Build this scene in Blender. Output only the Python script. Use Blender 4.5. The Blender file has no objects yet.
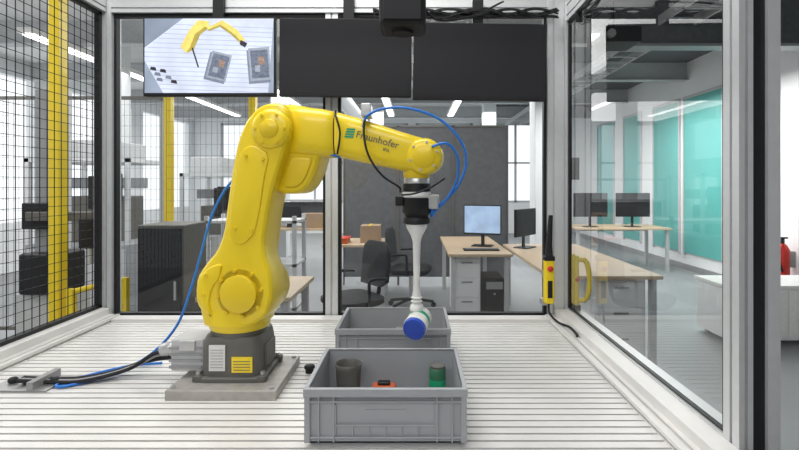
import bpy, bmesh, math, random
from mathutils import Vector, Matrix
random.seed(7)
sc = bpy.context.scene
sc.view_settings.view_transform = 'Standard'
sc.view_settings.look = 'None'
sc.view_settings.exposure = 0.0

# ---------------------------------------------------------------- materials
def mat(name, col, rough=0.5, metal=0.0, emis=0.0, var=0.04, scale=30.0, coat=0.0, spec=0.5):
    m = bpy.data.materials.new(name); m.use_nodes = True
    nt = m.node_tree; b = nt.nodes['Principled BSDF']
    b.inputs['Roughness'].default_value = rough
    b.inputs['Metallic'].default_value = metal
    b.inputs['Coat Weight'].default_value = coat
    b.inputs['Specular IOR Level'].default_value = spec
    c = (col[0], col[1], col[2], 1)
    if var > 0:
        tc = nt.nodes.new('ShaderNodeTexCoord')
        n = nt.nodes.new('ShaderNodeTexNoise'); n.inputs['Scale'].default_value = scale
        n.inputs['Detail'].default_value = 3
        r = nt.nodes.new('ShaderNodeValToRGB')
        r.color_ramp.elements[0].position = 0.35; r.color_ramp.elements[1].position = 0.65
        r.color_ramp.elements[0].color = tuple(max(0, x*(1-var)) for x in col)+(1,)
        r.color_ramp.elements[1].color = tuple(min(1, x*(1+var)) for x in col)+(1,)
        nt.links.new(tc.outputs['Object'], n.inputs['Vector'])
        nt.links.new(n.outputs['Fac'], r.inputs['Fac'])
        nt.links.new(r.outputs['Color'], b.inputs['Base Color'])
    else:
        b.inputs['Base Color'].default_value = c
    if emis > 0:
        b.inputs['Emission Color'].default_value = c
        b.inputs['Emission Strength'].default_value = emis
    return m

def glass_mat(name, tint, refl=1.0):
    """thin pane: Schlick reflectance, symmetric for both sides"""
    m = bpy.data.materials.new(name); m.use_nodes = True
    nt = m.node_tree; nt.nodes.clear()
    o = nt.nodes.new('ShaderNodeOutputMaterial')
    t = nt.nodes.new('ShaderNodeBsdfTransparent'); t.inputs[0].default_value = (*tint, 1)
    g = nt.nodes.new('ShaderNodeBsdfGlossy'); g.inputs['Roughness'].default_value = 0.01
    f = nt.nodes.new('ShaderNodeLayerWeight'); f.inputs['Blend'].default_value = 0.5
    p = nt.nodes.new('ShaderNodeMath'); p.operation = 'POWER'; p.inputs[1].default_value = 5.0
    k = nt.nodes.new('ShaderNodeMath'); k.operation = 'MULTIPLY_ADD'; k.inputs[1].default_value = 0.95*refl; k.inputs[2].default_value = 0.05*refl
    k.use_clamp = True
    mx = nt.nodes.new('ShaderNodeMixShader')
    nt.links.new(f.outputs['Facing'], p.inputs[0]); nt.links.new(p.outputs[0], k.inputs[0]); nt.links.new(k.outputs[0], mx.inputs[0])
    nt.links.new(t.outputs[0], mx.inputs[1]); nt.links.new(g.outputs[0], mx.inputs[2])
    nt.links.new(mx.outputs[0], o.inputs[0])
    return m

def wood_mat(name, a, b_):
    m = bpy.data.materials.new(name); m.use_nodes = True
    nt = m.node_tree; b = nt.nodes['Principled BSDF']; b.inputs['Roughness'].default_value = 0.45
    tc = nt.nodes.new('ShaderNodeTexCoord'); mp = nt.nodes.new('ShaderNodeMapping')
    mp.inputs['Scale'].default_value = (2, 18, 2)
    n = nt.nodes.new('ShaderNodeTexNoise'); n.inputs['Scale'].default_value = 3; n.inputs['Detail'].default_value = 5
    r = nt.nodes.new('ShaderNodeValToRGB')
    r.color_ramp.elements[0].color = (*a, 1); r.color_ramp.elements[1].color = (*b_, 1)
    nt.links.new(tc.outputs['Object'], mp.inputs[0]); nt.links.new(mp.outputs[0], n.inputs['Vector'])
    nt.links.new(n.outputs['Fac'], r.inputs['Fac']); nt.links.new(r.outputs[0], b.inputs['Base Color'])
    return m

M_alu = mat('aluminium', (0.68, 0.69, 0.70), 0.4, 0.45, var=0.02)
M_slat = mat('slat_aluminium', (0.78, 0.765, 0.745), 0.42, 0.1, var=0.04, scale=6)
M_slot = mat('slot_dark_aluminium', (0.20, 0.195, 0.19), 0.6, 0.2)
M_yel = mat('yellow_paint', (0.90, 0.66, 0.012), 0.33, 0, var=0.015, scale=6, coat=0.25)
M_yel2 = mat('yellow_cover_paint', (0.82, 0.585, 0.01), 0.38, 0, var=0.015, scale=6, coat=0.15)
M_dkgrey = mat('dark_cast_grey', (0.125, 0.12, 0.108), 0.5, 0.1)
M_black = mat('black_plastic', (0.014, 0.014, 0.016), 0.45, spec=0.3)
M_blackm = mat('black_rubber', (0.022, 0.022, 0.025), 0.7, spec=0.3)
M_screen = mat('screen_off', (0.026, 0.026, 0.029), 0.45, var=0, spec=0.12)
M_steel = mat('steel', (0.55, 0.55, 0.55), 0.35, 0.8)
M_plate = mat('plate_steel', (0.43, 0.41, 0.385), 0.45, 0.3, var=0.08)
M_bin = mat('bin_grey_plastic', (0.36, 0.375, 0.40), 0.5, 0, var=0.02, scale=10)
M_blue = mat('blue_hose', (0.02, 0.19, 0.66), 0.35)
M_bluecap = mat('blue_cap', (0.04, 0.10, 0.55), 0.35)
M_green = mat('green_paint', (0.01, 0.35, 0.16), 0.4)
M_greencan = mat('green_can', (0.03, 0.14, 0.07), 0.4)
M_white = mat('white_plastic', (0.82, 0.82, 0.80), 0.4)
M_wall = mat('wall_paint', (0.82, 0.83, 0.84), 0.8, var=0.02, scale=2)
M_paper = mat('label_paper', (0.75, 0.75, 0.73), 0.6)
M_grey = mat('grey_metal', (0.35, 0.35, 0.36), 0.45, 0.4)
M_lgrey = mat('light_grey', (0.5, 0.51, 0.52), 0.6)
M_mach = mat('machine_grey', (0.30, 0.31, 0.33), 0.5, 0.1, var=0.08, scale=4)
M_part = mat('partition_fabric', (0.115, 0.12, 0.13), 0.9, var=0.1, scale=15)
M_ceil = mat('ceiling_paint', (0.78, 0.78, 0.78), 0.9, var=0.02, scale=2)
M_ceild = mat('ceiling_dark', (0.12, 0.125, 0.135), 0.9, var=0.1, scale=2)
M_floor = mat('floor_resin', (0.27, 0.28, 0.29), 0.42, var=0.05, scale=1.5)
M_teal = mat('teal_glass_film', (0.10, 0.42, 0.39), 0.3, var=0.08, scale=1)
M_red = mat('red_paint', (0.65, 0.03, 0.02), 0.35)
M_orange = mat('orange_red', (0.55, 0.11, 0.04), 0.4)
M_card = mat('cardboard', (0.36, 0.25, 0.16), 0.8)
M_mut = mat('muted_blue_crate', (0.16, 0.22, 0.32), 0.6)
M_wood = wood_mat('desk_wood', (0.50, 0.37, 0.24), (0.64, 0.50, 0.35))
M_glassR = glass_mat('cell_glass', (0.92, 0.95, 0.95), 1.6)
M_glassB = glass_mat('polycarbonate', (0.90, 0.92, 0.93), 1.0)

# ---------------------------------------------------------------- helpers
def empty(name, loc=(0, 0, 0), rot=(0, 0, 0), parent=None):
    e = bpy.data.objects.new(name, None); sc.collection.objects.link(e)
    e.empty_display_size = 0.05
    e.location = loc; e.rotation_euler = rot
    if parent: e.parent = parent
    return e

def mesh_obj(name, V, F, m, parent=None, smooth=False, bevel=0, seg=2, flat_faces=None, sharp=None):
    me = bpy.data.meshes.new(name); me.from_pydata([tuple(v) for v in V], [], F)
    bm = bmesh.new(); bm.from_mesh(me); bmesh.ops.recalc_face_normals(bm, faces=bm.faces)
    bm.to_mesh(me); bm.free()
    me.materials.append(m)
    if smooth:
        for i, p in enumerate(me.polygons):
            p.use_smooth = not (flat_faces and i in flat_faces)
    if sharp: me.set_sharp_from_angle(angle=math.radians(sharp))
    o = bpy.data.objects.new(name, me); sc.collection.objects.link(o)
    if parent: o.parent = parent
    if bevel > 0:
        md = o.modifiers.new('bevel', 'BEVEL'); md.width = bevel; md.segments = seg
        md.limit_method = 'ANGLE'; md.angle_limit = math.radians(35)
        if smooth:
            w = o.modifiers.new('wn', 'WEIGHTED_NORMAL'); w.keep_sharp = False
    return o

BF = [(0,1,3,2),(4,6,7,5),(0,4,5,1),(2,3,7,6),(0,2,6,4),(1,5,7,3)]
def boxes(name, L, m, parent=None, bevel=0, seg=2, smooth=False):
    V=[];F=[]
    for (x0,x1,y0,y1,z0,z1) in L:
        b=len(V)
        for x in (x0,x1):
            for y in (y0,y1):
                for z in (z0,z1): V.append((x,y,z))
        F += [tuple(b+i for i in f) for f in BF]
    return mesh_obj(name,V,F,m,parent,smooth,bevel,seg)
def box(name,x0,x1,y0,y1,z0,z1,m,parent=None,bevel=0,seg=2):
    return boxes(name,[(x0,x1,y0,y1,z0,z1)],m,parent,bevel,seg,smooth=bevel>0)

def frame_of(d):
    d=Vector(d).normalized()
    u=Vector((0,0,1)) if abs(d.z)<0.9 else Vector((1,0,0))
    a=d.cross(u).normalized(); b=d.cross(a).normalized()
    return a,b
def revolve(name, p0, axis, prof, m, parent=None, n=40):
    p0=Vector(p0); d=Vector(axis).normalized(); a,b=frame_of(d)
    V=[];F=[];fl=set()
    for (t,r) in prof:
        for i in range(n):
            th=2*math.pi*i/n
            V.append(p0+d*t+(a*math.cos(th)+b*math.sin(th))*r)
    for k in range(len(prof)-1):
        dt=abs(prof[k+1][0]-prof[k][0]); dr=abs(prof[k+1][1]-prof[k][1])
        for i in range(n):
            j=(i+1)%n
            if dr>4*dt: fl.add(len(F))
            F.append((k*n+i,k*n+j,(k+1)*n+j,(k+1)*n+i))
    fl.add(len(F)); F.append(tuple(range(n)))
    fl.add(len(F)); F.append(tuple((len(prof)-1)*n+i for i in range(n)))
    return mesh_obj(name,V,F,m,parent,True,flat_faces=fl,sharp=50)
def cyl(name,p0,p1,r,m,parent=None,n=32,r1=None,ch=0.0):
    d=Vector(p1)-Vector(p0); L=d.length
    r1=r if r1 is None else r1
    if ch>0: prof=[(0,r-ch),(ch,r),(L-ch,r1),(L,r1-ch)]
    else: prof=[(0,r),(L,r1)]
    return revolve(name,p0,d,prof,m,parent,n)
def smooth_poly(pts, it=1, c=.2):
    for _ in range(it):
        q=[]
        for i in range(len(pts)):
            a=pts[i]; b=pts[(i+1)%len(pts)]
            q.append((a[0]*(1-c)+b[0]*c,a[1]*(1-c)+b[1]*c)); q.append((a[0]*c+b[0]*(1-c),a[1]*c+b[1]*(1-c)))
        pts=q
    return pts
def inset_prism(name,pts,y0,y1,r,m,parent=None,k=3,sharp=24):
    n=len(pts)
    area=sum(pts[i][0]*pts[(i+1)%n][1]-pts[(i+1)%n][0]*pts[i][1] for i in range(n))
    sg=1 if area>0 else -1
    nr=[]
    for i in range(n):
        a=pts[i-1]; b=pts[(i+1)%n]
        dx,dz=b[0]-a[0],b[1]-a[1]; l=math.hypot(dx,dz) or 1
        nr.append((-dz/l*sg,dx/l*sg))
    rings=[]
    for j in range(k+1):
        t=math.pi/2*j/k
        rings.append((y0+r*(1-math.sin(t)), r*(1-math.cos(t)) ))
    seq=[(y,s) for y,s in reversed(rings)]+[(y1-(y-y0),s) for y,s in rings]
    V=[];F=[]
    for y,s in seq:
        for i in range(n): V.append((pts[i][0]+nr[i][0]*s,y,pts[i][1]+nr[i][1]*s))
    for q in range(len(seq)-1):
        for i in range(n):
            j=(i+1)%n; F.append((q*n+i,q*n+j,(q+1)*n+j,(q+1)*n+i))
    fl={len(F),len(F)+1}
    F.append(tuple(range(n))); F.append(tuple((len(seq)-1)*n+i for i in range(n)))
    return mesh_obj(name,V,F,m,parent,True,flat_faces=fl,sharp=sharp)
def loft(name,secs,m,parent=None,n=48,ex=4.0):
    V=[];F=[]
    for c,u,v in secs:
        c=Vector(c);u=Vector(u);v=Vector(v)
        for i in range(n):
            t=2*math.pi*i/n; ct,st=math.cos(t),math.sin(t)
            V.append(c+u*(math.copysign(abs(ct)**(2/ex),ct))+v*(math.copysign(abs(st)**(2/ex),st)))
    for k in range(len(secs)-1):
        for i in range(n):
            j=(i+1)%n; F.append((k*n+i,k*n+j,(k+1)*n+j,(k+1)*n+i))
    fl={len(F),len(F)+1}
    F.append(tuple(range(n))); F.append(tuple((len(secs)-1)*n+i for i in range(n)))
    return mesh_obj(name,V,F,m,parent,True,flat_faces=fl,sharp=40)
def tube(name,pts,r,m,parent=None,n=10,sub=8):
    P=[Vector(p) for p in pts]; Q=[]
    for i in range(len(P)-1):
        a=P[max(i-1,0)];b=P[i];c=P[i+1];d=P[min(i+2,len(P)-1)]
        for s in range(sub):
            t=s/sub
            Q.append(0.5*((2*b)+(-a+c)*t+(2*a-5*b+4*c-d)*t*t+(-a+3*b-3*c+d)*t**3))
    Q.append(P[-1]); V=[];F=[]; a=None
    for i,q in enumerate(Q):
        d=(Q[min(i+1,len(Q)-1)]-Q[max(i-1,0)]).normalized()
        if a is None: a,_=frame_of(d)
        a=(a-d*a.dot(d)).normalized(); b=d.cross(a)
        for k in range(n):
            th=2*math.pi*k/n; V.append(q+(a*math.cos(th)+b*math.sin(th))*r)
    for i in range(len(Q)-1):
        for k in range(n):
            j=(k+1)%n; F.append((i*n+k,i*n+j,(i+1)*n+j,(i+1)*n+k))
    F.append(tuple(range(n)));F.append(tuple((len(Q)-1)*n+k for k in range(n)))
    return mesh_obj(name,V,F,m,parent,True)
def profile(name,x0,x1,y0,y1,z0,z1,axis,m,parent=None,gw=0.009,gd=0.011):
    lo=[x0,y0,z0];hi=[x1,y1,z1]; ax='xyz'.index(axis); o=[i for i in range(3) if i!=ax]
    w=hi[o[0]]-lo[o[0]]; h=hi[o[1]]-lo[o[1]]
    def grooves(L): 
        k=max(1,int(round(L/0.045))); return [L*(i+.5)/k for i in range(k)]
    pts=[]
    def side(p,d,nrm,L):
        pts.append(p)
        if L<0.03: return
        for g in grooves(L):
            for s,dep in ((-gw/2,0),(-gw/2,gd),(gw/2,gd),(gw/2,0)):
                pts.append((p[0]+d[0]*(g+s)+nrm[0]*dep, p[1]+d[1]*(g+s)+nrm[1]*dep))
    side((0,0),(1,0),(0,1),w);side((w,0),(0,1),(-1,0),h);side((w,h),(-1,0),(0,-1),w);side((0,h),(0,-1),(1,0),h)
    n=len(pts);V=[]
    for e in (lo[ax],hi[ax]):
        for p in pts:
            v=[0,0,0]; v[ax]=e; v[o[0]]=lo[o[0]]+p[0]; v[o[1]]=lo[o[1]]+p[1]; V.append(tuple(v))
    F=[tuple(range(n)),tuple(range(n,2*n))]+[(i,(i+1)%n,n+(i+1)%n,n+i) for i in range(n)]
    return mesh_obj(name,V,F,m,parent)
def poly(name,P,m,parent=None):
    return mesh_obj(name,P,[tuple(range(len(P)))],m,parent)
def text(name,s,size,m,parent,M,ext=0.0004):
    c=bpy.data.curves.new(name,'FONT'); c.body=s; c.size=size; c.extrude=ext
    t=bpy.data.objects.new(name+'_c',c); sc.collection.objects.link(t)
    bpy.context.view_layer.update()
    me=bpy.data.meshes.new_from_object(t.evaluated_get(bpy.context.evaluated_depsgraph_get()))
    bpy.data.objects.remove(t); me.materials.clear(); me.materials.append(m)
    o=bpy.data.objects.new(name,me); sc.collection.objects.link(o); o.parent=parent; o.matrix_local=M
    return o

FZ=-0.85   # hall floor (table top is z=0)
CZ=2.8
# ---------------------------------------------------------------- hall shell
box('floor',-7,5.0,-4,16,FZ-0.1,FZ,M_floor)
boxes('ceiling',[(-7,1.9,-4,16,CZ,CZ+0.1)],M_ceil)
boxes('ceiling_dark_bay',[(1.9,5.0,-4,16,CZ,CZ+0.1)],M_ceild)
box('wall_right',4.8,4.95,-4,16,FZ,CZ,M_wall)
box('wall_front',-7,5.0,-4.15,-4,FZ,CZ,M_wall)
W=[(-7,-6,15,15.2,FZ,CZ),(4.2,4.8,15,15.2,FZ,CZ),(-6,4.2,15,15.2,FZ,0.1),(-6,4.2,15,15.2,2.55,CZ)]
for x in (-4.1,-2.1,-0.1,1.9): W.append((x-0.12,x+0.12,15,15.2,0.1,2.55))
boxes('wall_back',W,M_wall)
for i,(a,b) in enumerate([(-6,-4.22),(-3.98,-2.22),(-1.98,-0.22),(0.02,1.78),(2.02,4.2)]):
    w=empty('window_%d'%(i+1))
    fr=[(a,a+.06,15.02,15.1,.1,2.55),(b-.06,b,15.02,15.1,.1,2.55),(a,b,15.02,15.1,.1,.16),(a,b,15.02,15.1,2.49,2.55),
        ((a+b)/2-.03,(a+b)/2+.03,15.02,15.1,.1,2.55),(a,b,15.02,15.1,1.3,1.35)]
    boxes('window_frame',fr,M_lgrey,w)
W=[(-7,-6.85,-4,16,FZ,0.0),(-7,-6.85,-4,16,2.5,CZ)]
for y in range(-3,17,3): W.append((-7,-6.85,y-.25,y+.25,0,2.5))
boxes('wall_left',W,M_wall)
boxes('baseboard_right',[(4.77,4.8,-4,15,FZ,FZ+.1)],M_grey)
tp=empty('teal_wall_panel')
for k,(a,b) in enumerate([(4.3,5.3),(5.4,6.0),(7.55,8.62),(8.8,9.72),(10.3,11.1),(11.7,12.7)]):
    box('panel_%d'%k,4.775,4.8,a,b,-0.55,2.15,M_teal,tp)
    boxes('panel_frame_%d'%k,[(4.76,4.8,a-.03,a,-.6,2.2),(4.76,4.8,b,b+.03,-.6,2.2),(4.76,4.8,a,b,2.15,2.2)],M_lgrey,tp)
def column(x,y,w=0.35,m=M_wall):
    c=empty('support_column'); 
    box('shaft',x-w/2,x+w/2,y-w/2,y+w/2,FZ,CZ,m,c,0.01); box('plinth',x-w/2-.02,x+w/2+.02,y-w/2-.02,y+w/2+.02,FZ,FZ+.12,M_lgrey,c)
column(2.38,9.0,.42); column(1.75,11.5,.3); column(-2.6,9.4,.3); column(-4.6,7.4,.35); column(-0.9,11.5,.3)
for y in (6.4,8.6,11,13.4):
    b=empty('ceiling_beam'); boxes('web',[(-6.8,4.8,y-.02,y+.02,CZ-.3,CZ)],M_lgrey,b); boxes('flange',[(-6.8,4.8,y-.08,y+.08,CZ-.32,CZ-.3)],M_lgrey,b)
M_lamp=mat('lamp_tube',(1,.98,.94),.5,emis=4,var=0)
for x in (-4.5,-2.6,-0.6,0.9):
    l=empty('ceiling_strip_lamp'); 
    box('housing',x-.09,x+.09,5.6,12.4,CZ-.4,CZ-.34,M_white,l); box('diffuser',x-.06,x+.06,5.65,12.35,CZ-.42,CZ-.4,M_lamp,l)
    boxes('hanger',[(x-.005,x+.005,yy,yy+.01,CZ-.34,CZ) for yy in (6,9,12)],M_grey,l)
d=empty('ventilation_duct')
cyl('pipe',(-1.4,5.9,2.3),(-1.4,14.8,2.3),.16,M_steel,d)
boxes('hanger',[(-1.405,-1.395,yy,yy+.02,2.3,CZ) for yy in (6.2,9.5,13)],M_grey,d)
d=empty('cable_tray'); boxes('tray',[(2.6,2.62,3.2,14,2.35,2.45),(2.98,3.0,3.2,14,2.35,2.45)]+[(2.6,3.0,3.2+.3*i,3.23+.3*i,2.35,2.37) for i in range(36)],M_lgrey,d)
boxes('hanger',[(2.6,2.61,yy,yy+.02,2.4,CZ) for yy in (4,8,12)]+[(2.99,3.0,yy,yy+.02,2.4,CZ) for yy in (4,8,12)],M_grey,d)
d=empty('ceiling_projector'); box('body',1.75,2.15,4.6,4.95,2.0,2.15,M_black,d,.01); cyl('mount',(1.95,4.8,2.15),(1.95,4.8,CZ),.02,M_black,d); cyl('lens',(1.85,4.6,2.07),(1.85,4.56,2.07),.04,M_steel,d)
d=empty('dark_ceiling_bulkhead'); box('fascia',1.9,4.8,5.2,5.32,2.15,CZ,M_part,d); box('fascia_rail',1.9,4.8,5.17,5.35,2.12,2.15,M_grey,d)

# ---------------------------------------------------------------- table
t=empty('slatted_worktable')
L=[]; y=0.80
while y<2.27:
    L.append((-1.42,0.626,y,y+0.0265,-0.014,0.0)); y+=0.035
boxes('slats',L,M_slat,t)
box('bed',-1.55,0.78,0.80,2.42,-0.06,-0.012,M_slot,t)
profile('edge_rail_right',0.626,0.73,0.80,2.34,-0.012,0.018,'y',M_slat,t)
box('rail_step_right',0.672,0.73,0.80,2.34,0.018,0.045,M_slat,t,.002)
profile('edge_rail_left',-1.50,-1.42,0.80,2.34,-0.012,0.02,'y',M_slat,t)
box('rail_step_left',-1.56,-1.47,0.80,2.34,0.02,0.05,M_slat,t,.002)
box('edge_rail_back',-1.47,0.64,2.275,2.345,-0.012,0.012,M_slat,t,.002)
boxes('legs',[(x,x+.08,yy,yy+.08,FZ,-.06) for x in (-1.5,.68) for yy in (.85,2.3)],M_alu,t)

# ---------------------------------------------------------------- cell enclosure
e=empty('robot_cell_frame')
profile('post_back_left',-1.55,-1.468,2.345,2.43,-.012,1.62,'z',M_alu,e)
profile('post_back_right',0.642,0.745,2.345,2.43,-.012,1.62,'z',M_alu,e)
profile('post_back_centre',-0.435,-0.375,2.36,2.42,-.012,1.62,'z',M_alu,e)
profile('beam_back',-1.468,0.642,2.35,2.43,1.475,1.56,'x',M_alu,e)
profile('beam_right',0.73,0.79,0.6,2.345,1.43,1.53,'y',M_alu,e)
profile('beam_left',-1.55,-1.49,0.6,2.345,1.475,1.56,'y',M_alu,e)
profile('beam_mid',-1.49,0.73,1.57,1.63,1.5,1.56,'x',M_alu,e)
profile('post_front_right',0.73,0.762,1.095,1.152,-0.012,1.62,'z',M_alu,e)
box('gasket_front',0.762,0.792,1.10,1.14,-0.012,1.62,M_black,e)
profile('door_post',0.792,0.82,1.09,1.135,-0.012,1.62,'z',M_alu,e)
boxes('gasket_back',[(-1.468,-1.456,2.37,2.40,0.0,1.475),(-.449,-.435,2.37,2.40,0,1.475),(-.375,-.361,2.37,2.40,0,1.475),(.628,.642,2.37,2.40,0,1.475),
     (-1.456,-.449,2.37,2.40,0.0,.016),(-.361,.628,2.37,2.40,0.0,.016),(-1.456,-.449,2.37,2.4,1.46,1.475),(-.361,.628,2.37,2.4,1.46,1.475)],M_black,e)
boxes('gasket_right',[(.737,.75,2.325,2.345,.045,1.43),(.737,.75,1.152,1.166,.045,1.43),(.737,.75,1.152,2.345,.045,.055),(.737,.75,1.152,2.345,1.42,1.43)],M_black,e)
box('bottom_rail_glass',.73,.79,1.152,2.345,-.012,.05,M_alu,e)
def pane(name,P,m):
    return poly(name,P,m,e)
pane('pane_back_a',[(-1.456,2.385,.016),(-.449,2.385,.016),(-.449,2.385,1.46),(-1.456,2.385,1.46)],M_glassB)
pane('pane_back_b',[(-.361,2.385,.016),(.628,2.385,.016),(.628,2.385,1.46),(-.361,2.385,1.46)],M_glassB)
pane('pane_right',[(.744,1.166,.055),(.744,2.325,.055),(.744,2.325,1.42),(.744,1.166,1.42)],M_glassR)
f=empty('wire_mesh_panel')
L=[]
for i in range(38): L.append((-1.5225,-1.5195,.85+.04*i-.001,.85+.04*i+.001,.06,1.47))
for i in range(36): L.append((-1.524,-1.521,.83,2.34,.07+.04*i-.001,.07+.04*i+.001))
boxes('wires',L,M_black,f)
boxes('mesh_frame',[(-1.535,-1.51,2.325,2.345,.05,1.475),(-1.535,-1.51,.8,2.345,.05,.065),(-1.535,-1.51,.8,2.345,1.46,1.475),(-1.535,-1.51,.8,.83,.05,1.475)],M_black,f)
# ---------------------------------------------------------------- monitors
def monitor(cx,cz,w,h,rot,y=2.235):
    g=empty('wall_monitor',(cx,y,cz),(0,rot,0))
    box('housing',-w/2,w/2,-.012,.022,-h/2,h/2,M_black,g,.004)
    box('screen_panel',-w/2+.006,w/2-.006,-.0135,-.012,-h/2+.012,h/2-.006,M_screen,g)
    box('back_bulge',-w/4,w/4,.022,.05,-h/4,h/4,M_black,g,.01)
    box('bracket',-.05,.05,.05,.13,-.05,.05,M_black,g)
    box('bracket_arm',-.025,.025,.085,.113,-.05,.32,M_black,g)
    return g
ml=monitor(-.941,1.228,.607,.362,0.0)
mm=monitor(-.319,1.224,.605,.358,math.radians(0.4))
mr=monitor(.297,1.205,.61,.352,math.radians(0.8))
M_pic=mat('picture_background',(.22,.26,.34),.5,emis=.6,var=.35,scale=4)
M_p1=mat('picture_table',(.45,.49,.60),.5,emis=.75,var=.15,scale=9)
M_pl=mat('picture_table_slot',(.30,.33,.43),.5,emis=.7,var=0)
M_p2=mat('picture_bin',(.10,.12,.17),.5,emis=.6,var=.4,scale=60)
M_p2b=mat('picture_bin_rim',(.24,.27,.33),.5,emis=.6,var=.2,scale=60)
M_p3=mat('picture_yellow',(.60,.50,.12),.5,emis=.6,var=.2,scale=25)
M_p3b=mat('picture_yellow_shade',(.36,.28,.05),.5,emis=.5,var=.2,scale=25)
M_p4=mat('picture_dark',(.02,.02,.03),.5,emis=.1,var=0)
M_psh=mat('picture_shadow_clutter',(.16,.18,.25),.5,emis=.5,var=.2,scale=20)  # drawn bin shadows, also some of the clutter
M_p5=mat('picture_parts',(.22,.15,.12),.5,emis=.6,var=.5,scale=90)
def scr(name,pts,m,dy):
    poly(name,[(x,-.0137-dy,z) for x,z in pts],m,ml)
scr('picture',[(-.295,-.167),(.295,-.167),(.295,.173),(-.295,.173)],M_pic,.0)
scr('picture_table',[(-.21,-.167),(.27,-.167),(.295,.173),(-.12,.173),(-.295,.04),(-.295,-.02)],M_p1,.0003)
for i in range(15):
    z=-.155+.021*i
    xl=-.21-.085*min(1,max(0,(z+.167)/.147)) if z<-.02 else (-.295 if z<.02 else -.295+(z-.02)*1.15)
    scr('picture_slot_%d'%i,[(xl,z+.006),(.272+.02*i/15,z-.012),(.272+.02*i/15,z-.0095),(xl,z+.0085)],M_pl,.0005)
def pbin(nm,c,w,h,a):
    ca,sa=math.cos(a),math.sin(a)
    def q(w,h,ox=0,oz=0): return [(c[0]+(x+ox)*ca-(z+oz)*sa,c[1]+(x+ox)*sa+(z+oz)*ca) for x,z in ((-w,-h),(w,-h),(w,h),(-w,h))]
    scr(nm+'_shadow',q(w*1.05,h*1.03,-.006,-.01),M_psh,.0007)  # bin's cast shadow, painted into the picture as an offset dark quad
    scr(nm+'_rim',q(w,h),M_p2b,.0008); scr(nm,q(w*.82,h*.85),M_p2,.001); scr(nm+'_parts',q(w*.3,h*.25,.008,.015),M_p5,.0012); scr(nm+'_parts_b',q(w*.25,h*.2,-.012,-.02),M_p2b,.0012)
pbin('picture_bin_a',(.045,-.045),.046,.062,-.25); pbin('picture_bin_b',(.232,-.035),.048,.075,.08)
scr('picture_arm_a',[(-.13,.045),(-.105,.015),(-.07,.03),(-.04,.10),(.0,.13),(.0,.16),(-.05,.165),(-.09,.12)],M_p3,.0014)
scr('picture_arm_a_shade',[(-.105,.015),(-.07,.03),(-.04,.10),(.0,.13),(-.02,.135),(-.065,.10),(-.085,.045)],M_p3b,.0015)
scr('picture_arm_b',[(-.01,.13),(.06,.165),(.13,.12),(.165,.075),(.145,.06),(.10,.10),(.05,.135),(.0,.115)],M_p3,.0016)
scr('picture_arm_b_shade',[(.0,.115),(.05,.135),(.10,.10),(.145,.06),(.15,.066),(.105,.11),(.052,.145),(-.004,.122)],M_p3b,.0017)
scr('picture_tool',[(.145,.075),(.175,.06),(.165,.04),(.14,.055)],M_p4,.0018)
scr('picture_cable',[(-.08,.04),(-.073,.04),(-.045,-.05),(-.052,-.05)],M_p4,.0018)
for i,(x,z) in enumerate([(-.27,-.06),(-.25,-.085),(-.225,-.07),(-.20,-.10),(-.175,-.12),(-.24,-.11)]):
    scr('picture_clutter_%d'%i,[(x,z),(x+.03,z-.006),(x+.026,z+.010),(x+.004,z+.013)],M_psh if i%2 else M_p4,.0012)

c=empty('overhead_depth_camera')
box('body',-.115,.035,1.53,1.67,1.145,1.27,M_black,c,.018,4)
box('bezel',-.10,.02,1.522,1.53,1.16,1.25,M_blackm,c,.003)
cyl('lens',(-.04,1.6,1.145),(-.04,1.6,1.135),.035,M_screen,c)
cyl('mount_rod',(-.04,1.6,1.27),(-.04,1.6,1.5),.018,M_steel,c)
tube('cable',[(.03,1.6,1.22),(.08,1.62,1.19),(.2,1.7,1.23),(.33,1.9,1.35),(.4,2.2,1.47)],.004,M_black,c)
c=empty('cable_bundle')
for k in range(7):
    pts=[]
    for i in range(9):
        x=-.2+.11*i; pts.append((x,2.33-.006*k,1.47+.02*math.sin(i*1.7+k*2.1)-.004*k))
    tube('cable_%d'%k,pts,.004,M_black,c,6)
for k in range(6):
    pts=[]
    for i in range(8):
        pts.append((.735+.012*k+.01*math.sin(i*2+k),2.3-.14*i,1.40+.018*math.sin(i*1.3+k*1.9)))
    tube('cable_side_%d'%k,pts,.004,M_black,c,6)
boxes('cable_ties',[(.73,.80,y_,y_+.012,1.38,1.43) for y_ in (2.2,1.9,1.6,1.4)],M_blackm,c)

# ---------------------------------------------------------------- robot
pl=empty('robot_base_plate'); box('plate',-.742,-.412,1.44,1.74,0,.03,M_plate,pl,.002)
for x in (-.725,-.43):
    for y in (1.457,1.723): cyl('bolt',(x,y,.03),(x,y,.036),.008,M_steel,pl,12)
R=empty('industrial_robot_arm',(-.575,1.60,.03))
loft('base_flange',[((0,0,0),(.108,0,0),(0,.105,0)),((0,0,.012),(.108,0,0),(0,.105,0)),((0,0,.016),(.103,0,0),(0,.1,0))],M_dkgrey,R,64,7)
loft('base_body',[((0,0,.014),(.098,0,0),(0,.096,0)),((0,0,.10),(.096,0,0),(0,.094,0)),((0,0,.125),(.092,0,0),(0,.09,0)),((0,0,.135),(.088,0,0),(0,.086,0))],M_dkgrey,R,64,5)
revolve('base_collar',(0,0,.13),(0,0,1),[(0,.09),(.018,.09),(.02,.086)],M_dkgrey,R)
for sx in (-1,1):
    for sy in (-1,1):
        box('mount_lug',sx*.1-.014,sx*.1+.014,sy*.085-.016,sy*.085+.016,0,.02,M_dkgrey,R,.004)
        cyl('mount_bolt',(sx*.1,sy*.085,.018),(sx*.1,sy*.085,.03),.008,M_steel,R,8)
box('rating_label',-.062,-.012,-.0985,-.0955,.035,.115,M_paper,R)
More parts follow.
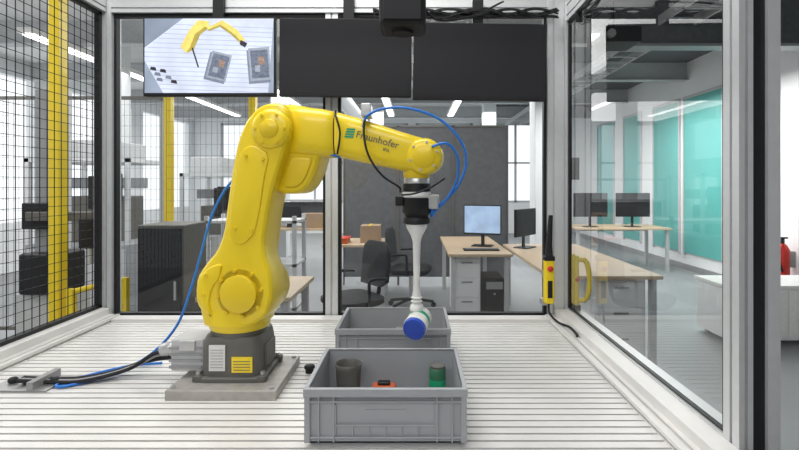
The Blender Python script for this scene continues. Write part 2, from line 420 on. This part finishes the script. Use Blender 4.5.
boxes('rating_lines',[(-.057,-.018,-.0992,-.098,.045+.009*i,.047+.009*i) for i in range(7)],M_grey,R)
box('warning_label',.008,.072,-.0985,-.0950,.03,.078,M_yel,R)
boxes('warning_lines',[(.014,.066,-.0992,-.098,.037+.009*i,.039+.009*i) for i in range(4)],M_dkgrey,R)
box('side_vent_plate',.092,.102,-.05,.05,.03,.10,M_dkgrey,R,.003)
box('connector_block',-.20,-.095,-.06,.05,.02,.12,M_lgrey,R,.006)
boxes('connector_fins',[(-.203,-.1,-.064,-.058,.03+.02*i,.038+.02*i) for i in range(4)],M_grey,R)
cyl('connector_plug_a',(-.20,-.02,.085),(-.25,-.02,.075),.02,M_steel,R,20,ch=.003)
cyl('connector_plug_b',(-.20,.025,.06),(-.245,.025,.05),.018,M_grey,R,20,ch=.003)
box('connector_latch',-.17,-.12,-.067,-.058,.085,.118,M_steel,R,.002)

A=empty('arm_assembly',(0,0,0),(0,0,math.radians(-6.5)),R)
Z0=-.03
def Zp(pts): return [(x,z+Z0) for x,z in pts]
revolve('turret_ring',(0,0,.148),(0,0,1),[(0,.092),(.006,.096),(.03,.098),(.05,.098)],M_yel,A,56)
loft('turret_body',[((0,0,.17),(.098,0,0),(0,.098,0)),((-.003,0,.21),(.105,0,0),(0,.098,0)),((.002,.01,.26),(.112,0,0),(0,.092,0)),((.005,.015,.31),(.108,0,0),(0,.085,0)),((0,.02,.35),(.085,0,0),(0,.07,0)),((-.01,.02,.375),(.05,0,0),(0,.05,0)),((-.01,.02,.383),(.03,0,0),(0,.025,0))],M_yel,A,56,3.2)
revolve('shoulder_housing',(.045,-.095,.275),(0,1,0),[(0,.075),(.004,.088),(.02,.095),(.17,.095),(.185,.085),(.19,.06)],M_yel,A,56)
revolve('shoulder_cover',(.045,-.112,.275),(0,1,0),[(0,.05),(.003,.058),(.02,.058)],M_yel2,A,48)
for i in range(8):
    th=2*math.pi*i/8+.2
    cyl('shoulder_bolt',(.045+.072*math.cos(th),-.104,.275+.072*math.sin(th)),(.045+.072*math.cos(th),-.09,.275+.072*math.sin(th)),.0055,M_yel2,A,10)
up=[(-.105,.30),(-.10,.35),(-.07,.395),(-.034,.435),(-.012,.49),(.003,.60),(.018,.70),(.034,.775),(.058,.835),(.098,.88),(.13,.893),(.175,.893),(.20,.865),(.203,.80),(.175,.71),(.146,.62),(.13,.54),(.12,.47),(.124,.42),(.143,.37),(.148,.30),(.13,.235),(.07,.20),(-.02,.20),(-.078,.235),(-.10,.265)]
inset_prism('upper_arm',smooth_poly(Zp(up)),-.095,.025,.018,M_yel,A)
web=[(-.05,.40),(-.005,.5),(.015,.62),(.045,.76),(.09,.84),(.17,.84),(.18,.75),(.13,.6),(.11,.45),(.1,.35),(0,.33)]
inset_prism('upper_arm_web',smooth_poly(Zp(web)),.0,.07,.02,M_yel2,A)
rib=[(.012,.50),(.02,.60),(.038,.70),(.055,.75),(.09,.765),(.142,.735),(.125,.66),(.110,.56),(.095,.49),(.055,.455),(.025,.46)]
inset_prism('upper_arm_pad',smooth_poly(Zp(rib)),-.101,-.08,.005,M_yel,A)
pad2=[(-.09,.31),(-.085,.35),(-.055,.385),(-.01,.40),(-.02,.35),(-.045,.32),(-.055,.27),(-.04,.225),(-.075,.25)]
inset_prism('lower_arm_pad',smooth_poly(Zp(pad2)),-.102,-.08,.006,M_yel,A)
for (x,z) in ((.032,.505),(.085,.5),(.068,.73),(.122,.72),(-.07,.30),(-.06,.36)):
    cyl('arm_bolt',(x,-.106,z+Z0),(x,-.10,z+Z0),.006,M_yel2,A,10)
el=[(.10,.80),(.11,.86),(.14,.893),(.19,.899),(.25,.885),(.30,.876),(.30,.80),(.285,.735),(.268,.68),(.245,.635),(.215,.612),(.145,.612),(.13,.66),(.11,.72)]
inset_prism('elbow_housing',smooth_poly(Zp(el)),-.045,.085,.02,M_yel,A)
rl=[(.165,.632),(.21,.632),(.235,.655),(.258,.71),(.255,.728),(.19,.728),(.175,.69)]
inset_prism('elbow_lower_cover',smooth_poly(Zp(rl)),-.052,-.03,.006,M_yel2,A)
revolve('elbow_cover',(.145,-.108,.812+Z0),(0,1,0),[(0,.045),(.005,.058),(.012,.062),(.03,.062)],M_yel,A,48)
revolve('elbow_cap',(.145,-.112,.812+Z0),(0,1,0),[(0,.026),(.004,.03),(.008,.03)],M_yel2,A,40)
for i in range(6):
    th=2*math.pi*i/6
    cyl('elbow_bolt',(.145+.046*math.cos(th),-.112,.782+.046*math.sin(th)),(.145+.046*math.cos(th),-.103,.782+.046*math.sin(th)),.005,M_yel2,A,10)
def S(x,z,hz,hy,yc=0): return ((x,yc,z+Z0),(0,0,hz),(0,hy,0))
loft('forearm_rear',[S(.17,.812,.07,.05),S(.19,.812,.082,.06),S(.24,.808,.080,.064),S(.29,.804,.077,.062),S(.322,.801,.073,.058),S(.328,.80,.067,.053)],M_yel,A,56,3.6)
loft('forearm_seam',[S(.326,.80,.066,.052),S(.334,.80,.066,.052)],M_black,A,56,3.6)
loft('forearm_front',[S(.332,.80,.067,.053),S(.338,.799,.071,.057),S(.40,.783,.069,.057),S(.47,.764,.065,.057),S(.54,.745,.061,.056),S(.60,.732,.056,.052),S(.625,.727,.045,.042)],M_yel,A,56,4)
revolve('wrist_housing',(.612,-.06,.728+Z0),(0,1,0),[(0,.04),(.004,.050),(.014,.056),(.106,.056),(.116,.050),(.12,.04)],M_yel,A,48)
revolve('wrist_cover',(.612,-.066,.728+Z0),(0,1,0),[(0,.03),(.003,.035),(.01,.035)],M_yel2,A,40)
for i in range(6):
    th=2*math.pi*i/6+.3
    cyl('wrist_bolt',(.612+.043*math.cos(th),-.063,.698+.043*math.sin(th)),(.612+.043*math.cos(th),-.056,.698+.043*math.sin(th)),.004,M_steel,A,10)
def TM(x,z,ang,y=-.0578): return Matrix.Translation((x,y,z+Z0))@Matrix.Rotation(math.radians(ang),4,'Y')@Matrix.Rotation(math.radians(90),4,'X')
text('lettering','Fraunhofer',.031,M_dkgrey,A,TM(.400,.788,15.5))
text('lettering_small','IPA',.015,M_dkgrey,A,TM(.485,.745,15.5))
for i in range(4):
    q=[(-.0,.0),(.027,.005),(.027,.011),(0,.006)]
    ca,sa=math.cos(math.radians(15)),math.sin(math.radians(15))
    P=[]
    for u,v in q:
        v+=.008*i; P.append((.366+u*ca+v*sa,-.0582,.787+Z0-u*sa+v*ca))
    poly('logo_stripe_%d'%i,P,M_green,A)
T=(.584,0)
revolve('wrist_output',(T[0],0,.728+Z0),(0,0,-1),[(0,.040),(.055,.042),(.065,.040),(.07,.036)],M_yel2,A,40)
def tl(name,prof,m,n=36): return revolve(name,(T[0],T[1],0),(0,0,1),[(z+Z0,r) for z,r in prof],m,A,n)
tl('tool_flange',[(.665,.036),(.66,.04),(.645,.04),(.643,.036)],M_steel)
tl('tool_changer_top',[(.645,.044),(.62,.046),(.618,.04)],M_black)
tl('tool_changer_ring',[(.62,.043),(.612,.046),(.604,.046),(.60,.042)],M_white)
tl('tool_changer_body',[(.602,.04),(.598,.045),(.555,.045),(.55,.04),(.54,.036)],M_black)
tl('tool_adapter',[(.54,.04),(.535,.043),(.52,.043),(.517,.036)],M_black)
tl('vacuum_tube',[(.518,.034),(.505,.032),(.48,.018),(.46,.0125),(.40,.011),(.33,.010),(.31,.0115),(.29,.014)],M_white)
tl('bellows_cup',[(.292,.012),(.286,.018),(.28,.012),(.274,.019),(.268,.012),(.262,.02),(.254,.022),(.246,.022)],M_white)
box('valve_block',T[0]+.03,T[0]+.07,-.02,.02,.565+Z0,.61+Z0,M_steel,A,.004)
box('sensor_block',T[0]-.065,T[0]-.038,-.025,.015,.575+Z0,.605+Z0,M_black,A,.004)
cyl('fitting',(T[0]+.05,0,.545+Z0),(T[0]+.05,0,.565+Z0),.008,M_blue,A,14)
def wl(P): return [(x+.575,y-1.6,z-.03) for x,y,z in P]
tube('blue_hose_loop',wl([(-.16,1.50,.82),(-.145,1.47,.848),(-.10,1.47,.87),(-.02,1.47,.872),(.075,1.48,.84),(.14,1.49,.775),(.158,1.50,.71),(.135,1.51,.64),(.09,1.52,.585),(.06,1.523,.555),(.052,1.53,.54)]),.0042,M_blue,R)
tube('blue_hose_inner',wl([(.05,1.46,.755),(.095,1.46,.765),(.128,1.48,.73),(.13,1.5,.66),(.10,1.51,.60),(.07,1.52,.575)]),.0042,M_blue,R)
tube('blue_hose_back',wl([(-.235,1.525,.728),(-.28,1.53,.738),(-.36,1.54,.737),(-.44,1.56,.725),(-.56,1.66,.70),(-.64,1.68,.645),(-.70,1.68,.54),(-.74,1.68,.40),(-.775,1.68,.28),(-.82,1.68,.16),(-.895,1.68,.07),(-.975,1.66,.018),(-1.03,1.6,.007),(-1.10,1.53,.007),(-1.135,1.54,.007),(-1.10,1.60,.007),(-1.0,1.7,.007),(-.9,1.73,.007)]),.0046,M_blue,R)
tube('black_cable_front',wl([(-.25,1.535,.875),(-.245,1.50,.855),(-.23,1.49,.80),(-.24,1.50,.735)]),.003,M_black,R)
tube('black_cable_wrist',wl([(-.15,1.49,.86),(-.155,1.47,.80),(-.14,1.46,.73),(-.10,1.46,.67),(-.05,1.47,.635),(-.045,1.5,.62)]),.0035,M_black,R)
tube('black_cable_loop',wl([(-.04,1.47,.61),(-.0,1.45,.615),(.05,1.46,.635),(.09,1.48,.66)]),.003,M_black,R)
box('hose_clip',.41,.44,-.12,-.05,.82,.86,M_steel,R,.003)
for k in range(4):
    o=.012*k
    tube('supply_cable_%d'%k,wl([(-.81,1.585+o,.095-.01*k),(-.86,1.60+o,.085-.01*k),(-.93,1.60+o,.04),(-1.0,1.58+o,.02),(-1.08,1.55+o,.012),(-1.17,1.55+o*.7,.012),(-1.26,1.54+o*.7,.02)]),.0062,[M_blackm,M_grey,M_blackm,M_black][k],R)
gl=empty('cable_gland_plate'); box('plate',-1.33,-1.14,1.50,1.62,0,.006,M_steel,gl,.002); 
for i in range(4): cyl('gland_%d'%i,(-1.29+.045*i,1.56,.006),(-1.29+.045*i,1.56,.022),.014,M_blackm,gl,16,ch=.004)
boxes('clamp',[(-1.20,-1.18,1.50,1.62,.006,.03)],M_grey,gl)
k=empty('bench_knob'); revolve('knob',(-.36,1.66,0),(0,0,1),[(0,.014),(.012,.014),(.016,.018),(.022,.018),(.026,.014)],M_black,k)

h=empty('held_canister')
hd=Vector((.03,.105,.028)).normalized()
hp=Vector((-.004,1.475,.200))
revolve('blue_lid',hp,hd,[(0,.030),(.001,.034),(.014,.036),(.016,.034)],M_bluecap,h)
revolve('can_body',hp+hd*.015,hd,[(0,.035),(.07,.035),(.074,.031)],M_white,h)
revolve('green_band',hp+hd*.048,hd,[(0,.0355),(.014,.0355)],M_green,h)
revolve('lid_rim',hp+hd*.013,hd,[(0,.036),(.002,.037),(.006,.037),(.008,.036)],M_white,h)

# ---------------------------------------------------------------- bins
def bin_(cx,y0,h=.144):
    g=empty('grey_stacking_bin',(cx,y0+.15,0))
    L=[]
    ox,oy=.190,.140; tk=.004
    L+=[(-ox,ox,-oy,-oy+tk,.008,h),(-ox,ox,oy-tk,oy,.008,h),(-ox,-ox+tk,-oy,oy,.008,h),(ox-tk,ox,-oy,oy,.008,h),(-ox,ox,-oy,oy,.008,.014)]
    def ring(a,b,z0,z1,t):
        return [(-a,a,-b,-b+t,z0,z1),(-a,a,b-t,b,z0,z1),(-a,-a+t,-b+t,b-t,z0,z1),(a-t,a,-b+t,b-t,z0,z1)]
    L+=ring(.2,.15,h-.004,h,.014)
    L+=ring(.2,.15,h-.020,h-.002,.003)
    L+=ring(.1985,.1485,h-.034,h-.030,.012)
    L+=ring(.197,.147,.022,.026,.012)
    L+=ring(.184,.134,0,.010,.01)
    for x in (-.196,-.165,-.128,.124,.161,.192):
        L+=[(x,x+.004,-.147,-.137,.012,h-.02),(x,x+.004,.137,.147,.012,h-.02)]
    for y in (-.145,-.115,-.08,.076,.111,.141):
        L+=[(-.197,-.187,y,y+.004,.012,h-.02),(.187,.197,y,y+.004,.012,h-.02)]
    L+=[(-.124,.124,-.147,-.138,.052,.055),(-.124,-.120,-.145,-.138,.030,.104),(.120,.124,-.145,-.138,.030,.104)]
    for x in (-.08,-.04,0,.04,.08): L+=[(x-.0015,x+.0015,-.1445,-.138,.026,.052)]
    for sx in (-1,1):
        for sy in (-1,1):
            x=sx*.191;y=sy*.141; L.append((x-.007,x+.007,y-.007,y+.007,.012,h-.003))
    boxes('shell',L,M_bin,g,.0012,2,True)
    box('name_plate',-.05,.05,-.1415,-.14,.065,.09,M_bin,g)
    return g
bin_(-.072,1.18); bin_(-.076,1.67)
c=empty('black_cup'); revolve('cup',(-.19,1.39,.014),(0,0,1),[(0,.03),(.10,.036),(.115,.038),(.118,.036),(.112,.033),(.03,.028)],M_dkgrey,c)
c=empty('green_can'); revolve('can',(.065,1.41,.014),(0,0,1),[(0,.022),(.003,.024),(.095,.024),(.098,.022)],M_greencan,c); revolve('can_lid',(.065,1.41,.112),(0,0,1),[(0,.022),(.006,.022),(.007,.018)],M_dkgrey,c); revolve('can_label',(.065,1.41,.06),(0,0,1),[(0,.0245),(.02,.0245)],M_green,c)
c=empty('orange_tool_case'); box('case',-.125,-.055,1.39,1.43,.014,.062,M_orange,c,.006); box('latch',-.10,-.08,1.386,1.39,.036,.05,M_black,c); box('handle',-.108,-.072,1.40,1.42,.062,.072,M_black,c,.004)
c=empty('black_tool_case'); box('case',-.04,.03,1.33,1.42,.014,.05,M_black,c,.006); box('latch',-.02,0,1.327,1.33,.03,.04,M_steel,c)
c=empty('brown_carton'); box('carton',-.20,-.13,1.80,1.87,.014,.09,M_card,c,.004); box('lid_flap',-.20,-.13,1.798,1.80,.07,.09,M_orange,c)
c=empty('grey_tin'); revolve('can',(-.05,1.87,.014),(0,0,1),[(0,.026),(.07,.026),(.073,.023)],M_dkgrey,c); revolve('lid',(-.05,1.87,.087),(0,0,1),[(0,.024),(.003,.024)],M_steel,c)

# ---------------------------------------------------------------- pendant and safety handle
p=empty('enabling_switch_device')
box('bracket',.60,.645,2.30,2.345,.07,.10,M_steel,p,.003)
box('body',.598,.644,2.235,2.28,.09,.31,M_yel,p,.010)
loft('head',[((.621,2.257,.31),(.018,0,0),(0,.022,0)),((.622,2.257,.36),(.014,0,0),(0,.016,0)),((.628,2.257,.47),(.010,0,0),(0,.012,0)),((.63,2.257,.50),(.009,0,0),(0,.01,0))],M_black,p,24,3)
box('grip_insert',.610,.632,2.230,2.236,.12,.20,M_black,p,.003)
box('grip_band',.597,.645,2.233,2.282,.29,.312,M_black,p,.004)
cyl('stop_button',(.621,2.236,.255),(.621,2.222,.255),.013,M_red,p,20,ch=.003)
box('hanger',.61,.635,2.28,2.345,.2,.23,M_steel,p)
tube('cord',[(.621,2.257,.09),(.62,2.24,.05),(.64,2.18,.026),(.668,2.10,.026),(.665,2.0,.026),(.66,1.98,.024)],.005,M_blackm,p)
p=empty('safety_door_handle')
box('back_plate',.747,.768,2.27,2.335,.075,.31,M_yel,p,.006)
tube('grip',[(.765,2.28,.10),(.80,2.27,.11),(.815,2.265,.19),(.80,2.27,.28),(.765,2.28,.29)],.012,M_yel,p,12)
cyl('lock_button',(.757,2.27,.20),(.757,2.26,.20),.010,M_red,p,18,ch=.002)
box('latch_block',.747,.775,2.27,2.335,.052,.078,M_black,p,.003)

# ---------------------------------------------------------------- hall furniture
def desk(x0,x1,y0,y1,top=-.10,m=M_wood,legs=M_lgrey,panel=None):
    g=empty('office_desk')
    box('top',x0,x1,y0,y1,top-.03,top,m,g,.003)
    boxes('legs',[(x,x+.05,y,y+.05,FZ,top-.03) for x in (x0+.03,x1-.08) for y in (y0+.05,y1-.1)],legs,g)
    boxes('crossbar',[(x0+.08,x1-.08,y1-.09,y1-.06,top-.12,top-.03)],legs,g)
    return g
desk(1.10,2.02,3.95,6.1); desk(.36,1.05,5.2,7.0); desk(-1.45,-.82,3.2,3.95); desk(-1.15,-.35,6.0,6.8)
def pedestal(x0,x1,y0,y1,z1,m=M_wall):
    g=empty('drawer_pedestal'); box('carcass',x0,x1,y0,y1,FZ+.04,z1,m,g,.004)
    n=3; hh=(z1-FZ-.06)/n
    for i in range(n):
        z=FZ+.05+i*hh; box('drawer_%d'%i,x0+.015,x1-.015,y0-.012,y0,z,z+hh-.015,m,g,.002); box('pull_%d'%i,(x0+x1)/2-.06,(x0+x1)/2+.06,y0-.025,y0-.012,z+hh-.06,z+hh-.045,M_grey,g)
    boxes('castors',[(x,x+.04,y,y+.04,FZ,FZ+.04) for x in (x0+.02,x1-.06) for y in (y0+.02,y1-.06)],M_black,g)
pedestal(1.50,1.92,4.05,4.65,-.15,M_wall); pedestal(.42,.72,5.35,5.9,-.15,M_wall)
g=empty('desktop_computer'); box('tower',.76,.98,5.32,5.75,FZ,-.38,M_black,g,.006); box('drive_bay',.78,.96,5.312,5.32,-.5,-.42,M_grey,g); cyl('power_button',(.87,5.312,-.55),(.87,5.306,-.55),.012,M_steel,g,16)
def deskscreen(x,y,w,h,z,rot,scrm,top=-.10):
    g=empty('computer_monitor',(x,y,top),(0,0,rot))
    box('foot',-.12,.12,-.09,.09,0,.012,M_black,g,.004); box('stem',-.02,.02,.01,.03,.01,z,M_black,g)
    box('bezel',-w/2,w/2,-.02,.01,z-.02,z-.02+h,M_black,g,.004); box('panel',-w/2+.012,w/2-.012,-.023,-.02,z,z-.034+h,scrm,g)
M_on=mat('screen_on',(.35,.48,.68),.4,emis=.6,var=.25,scale=6)
deskscreen(.82,5.9,.46,.36,.16,math.radians(-20),M_on); deskscreen(1.3,5.75,.5,.32,.16,math.radians(50),M_screen); deskscreen(3.1,8.6,.6,.42,.2,0,M_screen); deskscreen(3.85,8.6,.6,.42,.2,0,M_screen)
desk(2.75,4.4,8.3,9.2)
g=empty('keyboard'); box('keys',.55,.95,5.45,5.6,-.10,-.085,M_black,g,.003); box('keypad',.57,.93,5.47,5.58,-.085,-.082,M_dkgrey,g)
def chair(x,y,rot):
    g=empty('office_chair',(x,y,FZ),(0,0,rot))
    loft('seat',[((0,0,.43),(.22,0,0),(0,.22,0)),((0,0,.45),(.25,0,0),(0,.24,0)),((0,0,.49),(.25,0,0),(0,.24,0)),((0,0,.51),(.21,0,0),(0,.2,0))],M_blackm,g,32,4)
    loft('backrest',[((0,.20,.58),(.17,0,0),(0,.025,0)),((0,.235,.62),(.215,0,0),(0,.03,0)),((0,.25,.78),(.225,0,0),(0,.03,0)),((0,.26,.92),(.20,0,0),(0,.028,0)),((0,.27,.97),(.14,0,0),(0,.02,0))],M_blackm,g,32,4)
    tube('back_support',[(0,.1,.43),(0,.26,.45),(0,.29,.6),(0,.28,.7)],.02,M_black,g)
    cyl('gas_lift',(0,0,.1),(0,0,.43),.025,M_steel,g,16)
    for i in range(5):
        a=2*math.pi*i/5; tube('base_leg_%d'%i,[(0,0,.11),(.15*math.cos(a),.15*math.sin(a),.09),(.28*math.cos(a),.28*math.sin(a),.065)],.018,M_black,g,8,4)
        cyl('castor_%d'%i,(.28*math.cos(a)-.02,.28*math.sin(a),.03),(.28*math.cos(a)+.02,.28*math.sin(a),.03),.03,M_black,g,14)
    for s_ in (-1,1): tube('armrest_%d'%s_,[(s_*.22,0,.44),(s_*.28,0,.5),(s_*.28,0,.66),(s_*.28,.05,.68),(s_*.27,.18,.67)],.015,M_black,g,8,4)
chair(-.56,4.35,math.radians(-52)); chair(-.05,5.9,math.radians(80))
g=empty('partition_screen')
for i in range(3):
    x=-1.07+i*.82; box('fabric_%d'%i,x+.015,x+.805,7.25,7.30,FZ+.12,1.5,M_part,g,.004); boxes('frame_%d'%i,[(x,x+.015,7.24,7.31,FZ,1.53),(x+.805,x+.82,7.24,7.31,FZ,1.53),(x,x+.82,7.24,7.31,1.5,1.53)],M_dkgrey,g)
def rack(x0,x1,y0,y1,z1,n,seed):
    random.seed(seed)
    g=empty('storage_rack'); L=[]
    for x in (x0,x1-.04):
        for y in (y0,y1-.04): L.append((x,x+.04,y,y+.04,FZ,z1))
    sh=[FZ+.12+(z1-FZ-.2)*i/n for i in range(n+1)]
    boxes('uprights',L,M_lgrey,g); boxes('shelves',[(x0,x1,y0,y1,z,z+.03) for z in sh],M_lgrey,g)
    ms=[M_card,M_lgrey,M_bin,M_white,M_dkgrey,M_grey,M_bin,M_mut]
    groups={}
    for z in sh[:-1]:
        x=x0+.06
        while x<x1-.25:
            w=random.uniform(.12,.3); hh=random.uniform(.1,(sh[1]-sh[0])*.7)
            groups.setdefault(random.randrange(len(ms)),[]).append((x,x+w,y0+.05,y1-.1,z+.03,z+.03+hh)); x+=w+random.uniform(.05,.3)
    for i,Lb in groups.items(): boxes('stored_boxes_%d'%i,Lb,ms[i],g,.004)
rack(-2.3,-1.3,5.3,5.8,.3,2,8)
g=empty('assembly_workbench'); box('top',-3.1,-1.35,8.2,8.9,-.13,-.10,M_wood,g,.003); boxes('legs',[(x,x+.05,y,y+.05,FZ,-.13) for x in (-3.07,-1.43) for y in (8.22,8.83)],M_lgrey,g)
boxes('upper_frame',[(-3.07,-3.03,8.8,8.84,-.1,.75),(-1.43,-1.39,8.8,8.84,-.1,.75),(-3.07,-1.39,8.7,8.9,.35,.38),(-3.07,-1.39,8.8,8.84,.72,.76)],M_lgrey,g)
box('tool_panel',-3.0,-1.45,8.85,8.87,-.05,.33,M_part,g); boxes('bench_boxes',[(-2.9,-2.6,8.4,8.7,-.1,.08),(-1.95,-1.6,8.35,8.65,-.1,.15)],M_card,g,.004); box('bench_screen',-2.4,-2.0,8.5,8.53,.0,.27,M_black,g,.004); box('bench_screen_stand',-2.25,-2.15,8.53,8.57,-.1,.1,M_black,g)
# grey processing machines in the left part of the hall
def machine(x0,x1,y0,y1,z1):
    g=empty('machine_enclosure')
    box('lower_cabinet',x0,x1,y0,y1,FZ,-.05,M_mach,g,.01)
    boxes('cabinet_doors',[(x0+.03,(x0+x1)/2-.01,y0-.012,y0,FZ+.08,-.10),((x0+x1)/2+.01,x1-.03,y0-.012,y0,FZ+.08,-.10)],M_lgrey,g)
    boxes('frame',[(x,x+.045,y,y+.045,-.05,z1) for x in (x0,x1-.045) for y in (y0,y1-.045)]+[(x0,x1,y,y+.045,z1-.045,z1) for y in (y0,y1-.045)]+[(x,x+.045,y0,y1,z1-.045,z1) for x in (x0,x1-.045)],M_alu,g)
    box('inner_unit',x0+.15,x1-.3,y0+.3,y1-.15,-.05,z1-.45,M_dkgrey,g,.01); box('gantry',x0+.05,x1-.05,y0+.4,y0+.5,z1-.35,z1-.22,M_mach,g,.005)
    box('spindle',(x0+x1)/2-.06,(x0+x1)/2+.06,y0+.28,y0+.4,z1-.6,z1-.2,M_black,g,.01); box('roof_cabinet',x0+.1,x1-.3,y0+.1,y1-.1,z1,z1+.22,M_lgrey,g,.008)
    box('control_panel',x1-.28,x1-.06,y0-.05,y0-.01,z1-.5,z1-.18,M_black,g,.005)
machine(-4.5,-3.3,5.6,6.6,.95); machine(-3.15,-2.35,6.5,7.4,.8)
g=empty('parts_tray'); box('tray',-1.1,-.85,6.1,6.4,-.10,-.04,M_orange,g,.005); box('rim',-1.11,-.84,6.09,6.41,-.04,-.03,M_red,g)
g=empty('cardboard_box'); box('carton',-.7,-.45,6.2,6.5,-.10,.12,M_card,g,.004); box('tape',-.6,-.56,6.19,6.51,.118,.122,M_yel2,g)
def fence(x0,x1,y,z1,pm):
    g=empty('safety_fence'); L=[]
    n=int((x1-x0)/.05)
    for i in range(n+1): L.append((x0+.05*i-.001,x0+.05*i+.001,y,y+.003,FZ+.15,z1))
    m_=int((z1-FZ-.15)/.1)
    for i in range(m_+1): L.append((x0,x1,y,y+.003,FZ+.15+.1*i-.001,FZ+.15+.1*i+.001))
    boxes('wires',L,M_dkgrey,g)
    boxes('frame',[(x0,x1,y-.01,y+.02,z1,z1+.03),(x0,x1,y-.01,y+.02,FZ+.12,FZ+.15)],M_dkgrey,g)
    k=max(1,int(round((x1-x0)/1.0))); P=[]
    for i in range(k+1):
        x=x0+(x1-x0)*i/k; P.append((x-.03,x+.03,y+.02,y+.08,FZ,z1+.1))
    boxes('posts',P,pm,g); return g
fence(-2.2,-1.45,4.3,1.45,M_yel)
fence(-5.2,-2.4,4.6,1.45,M_lgrey)
g=empty('yellow_guard_post'); box('post',-2.265,-2.20,3.0,3.08,FZ,2.6,M_yel,g,.004); box('foot_plate',-2.31,-2.15,2.96,3.12,FZ,FZ+.015,M_yel2,g)
g=empty('yellow_guard_rail')
for z in (-.0,-.16): tube('rail',[(-2.12,3.0,z-.02),(-1.98,3.05,z+.01),(-1.84,3.10,z+.04)],.018,M_yel,g,8,4)
boxes('rail_posts',[(-2.14,-2.10,2.98,3.02,FZ,0),(-1.87,-1.83,3.08,3.12,FZ,.05)],M_yel,g)
g=empty('control_cabinet'); box('cabinet',-1.80,-1.50,3.15,3.5,-.45,.38,M_dkgrey,g,.008); box('door',-1.79,-1.51,3.135,3.15,-.43,.36,M_blackm,g,.004); box('plinth',-1.78,-1.52,3.17,3.48,FZ,-.45,M_lgrey,g); box('door_handle',-1.55,-1.535,3.12,3.135,-.1,.02,M_steel,g)
g=empty('handling_machine'); box('pedestal',-2.72,-2.40,3.3,3.6,FZ,-.1,M_lgrey,g,.01); box('drive_unit',-2.66,-2.40,3.25,3.55,-.1,.18,M_black,g,.02)
box('column',-2.62,-2.54,3.35,3.43,.16,1.3,M_mach,g,.004); box('carriage',-2.66,-2.48,3.28,3.36,.34,.52,M_black,g,.01); box('cross_arm',-2.6,-2.12,3.24,3.30,.40,.46,M_dkgrey,g,.005)
box('tool_head',-2.22,-2.12,3.2,3.32,.22,.42,M_black,g,.01); cyl('tool_tip',(-2.17,3.26,.12),(-2.17,3.26,.22),.02,M_steel,g,14)
g=empty('low_sideboard'); box('carcass',2.9,4.0,4.5,5.0,FZ+.05,-.32,M_wall,g,.004); box('top',2.88,4.02,4.48,5.02,-.32,-.29,M_white,g,.003); boxes('doors',[(2.92,3.44,4.49,4.5,FZ+.08,-.34),(3.46,3.98,4.49,4.5,FZ+.08,-.34)],M_white,g); boxes('feet',[(2.95,3.0,4.55,4.6,FZ,FZ+.05),(3.9,3.95,4.55,4.6,FZ,FZ+.05),(2.95,3.0,4.9,4.95,FZ,FZ+.05),(3.9,3.95,4.9,4.95,FZ,FZ+.05)],M_grey,g)
ex,ey=4.66,6.16
g=empty('fire_extinguisher'); revolve('cylinder',(ex,ey,-.60),(0,0,1),[(0,.06),(.02,.075),(.42,.075),(.48,.045),(.50,.022)],M_red,g); cyl('valve',(ex,ey,-.10),(ex,ey,-.04),.02,M_black,g,12); box('lever',ex-.06,ex+.06,ey-.01,ey+.01,-.04,-.02,M_black,g); tube('discharge_hose',[(ex,ey-.02,-.07),(ex-.08,ey-.05,-.1),(ex-.1,ey-.08,-.3),(ex-.06,ey-.08,-.45)],.012,M_black,g); box('wall_bracket',4.72,4.8,ey-.03,ey+.03,-.4,-.2,M_grey,g)
g=empty('television'); box('housing',2.62,3.35,9.9,9.95,.75,1.2,M_black,g,.005); box('panel',2.64,3.33,9.895,9.9,.77,1.18,M_screen,g); box('pole',2.96,3.0,9.95,9.99,FZ,1.0,M_black,g); box('foot',2.7,3.26,9.75,10.15,FZ,FZ+.03,M_black,g)

# ---------------------------------------------------------------- light
w=bpy.data.worlds.new('World'); sc.world=w; w.use_nodes=True
bg=w.node_tree.nodes['Background']; bg.inputs[0].default_value=(.93,.97,1.0,1); bg.inputs[1].default_value=1.3
def area(name,loc,sx,sy,pw,rot=(0,0,0),col=(1,.99,.97)):
    l=bpy.data.lights.new(name,'AREA'); l.shape='RECTANGLE'; l.size=sx; l.size_y=sy; l.energy=pw; l.color=col
    o=bpy.data.objects.new(name,l); o.location=loc; o.rotation_euler=rot; sc.collection.objects.link(o)
area('hall_light_over_cell',(-.6,1.2,2.7),1.8,1.0,52)
area('front_fill_light',(-.8,-1.8,2.6),3,1.2,62,(math.radians(40),0,0))  # added fill from above and behind the camera, brightens the cell front
area('hall_light_mid',(-2,6,2.35),5,3,140)
area('hall_light_back',(-1,11,2.35),8,4,260)
area('hall_light_right',(3.4,7.2,2.1),1.6,3.5,140)
area('hall_light_left',(-4.5,3,2.5),2.5,3,85)

cam=bpy.data.cameras.new('camera'); co=bpy.data.objects.new('camera',cam); sc.collection.objects.link(co)
co.location=(0,0,.64); co.rotation_euler=(math.radians(90),0,0)
cam.sensor_width=36; cam.lens=21.9; cam.shift_x=-.0194; cam.shift_y=-.05; cam.clip_start=.05
sc.camera=co
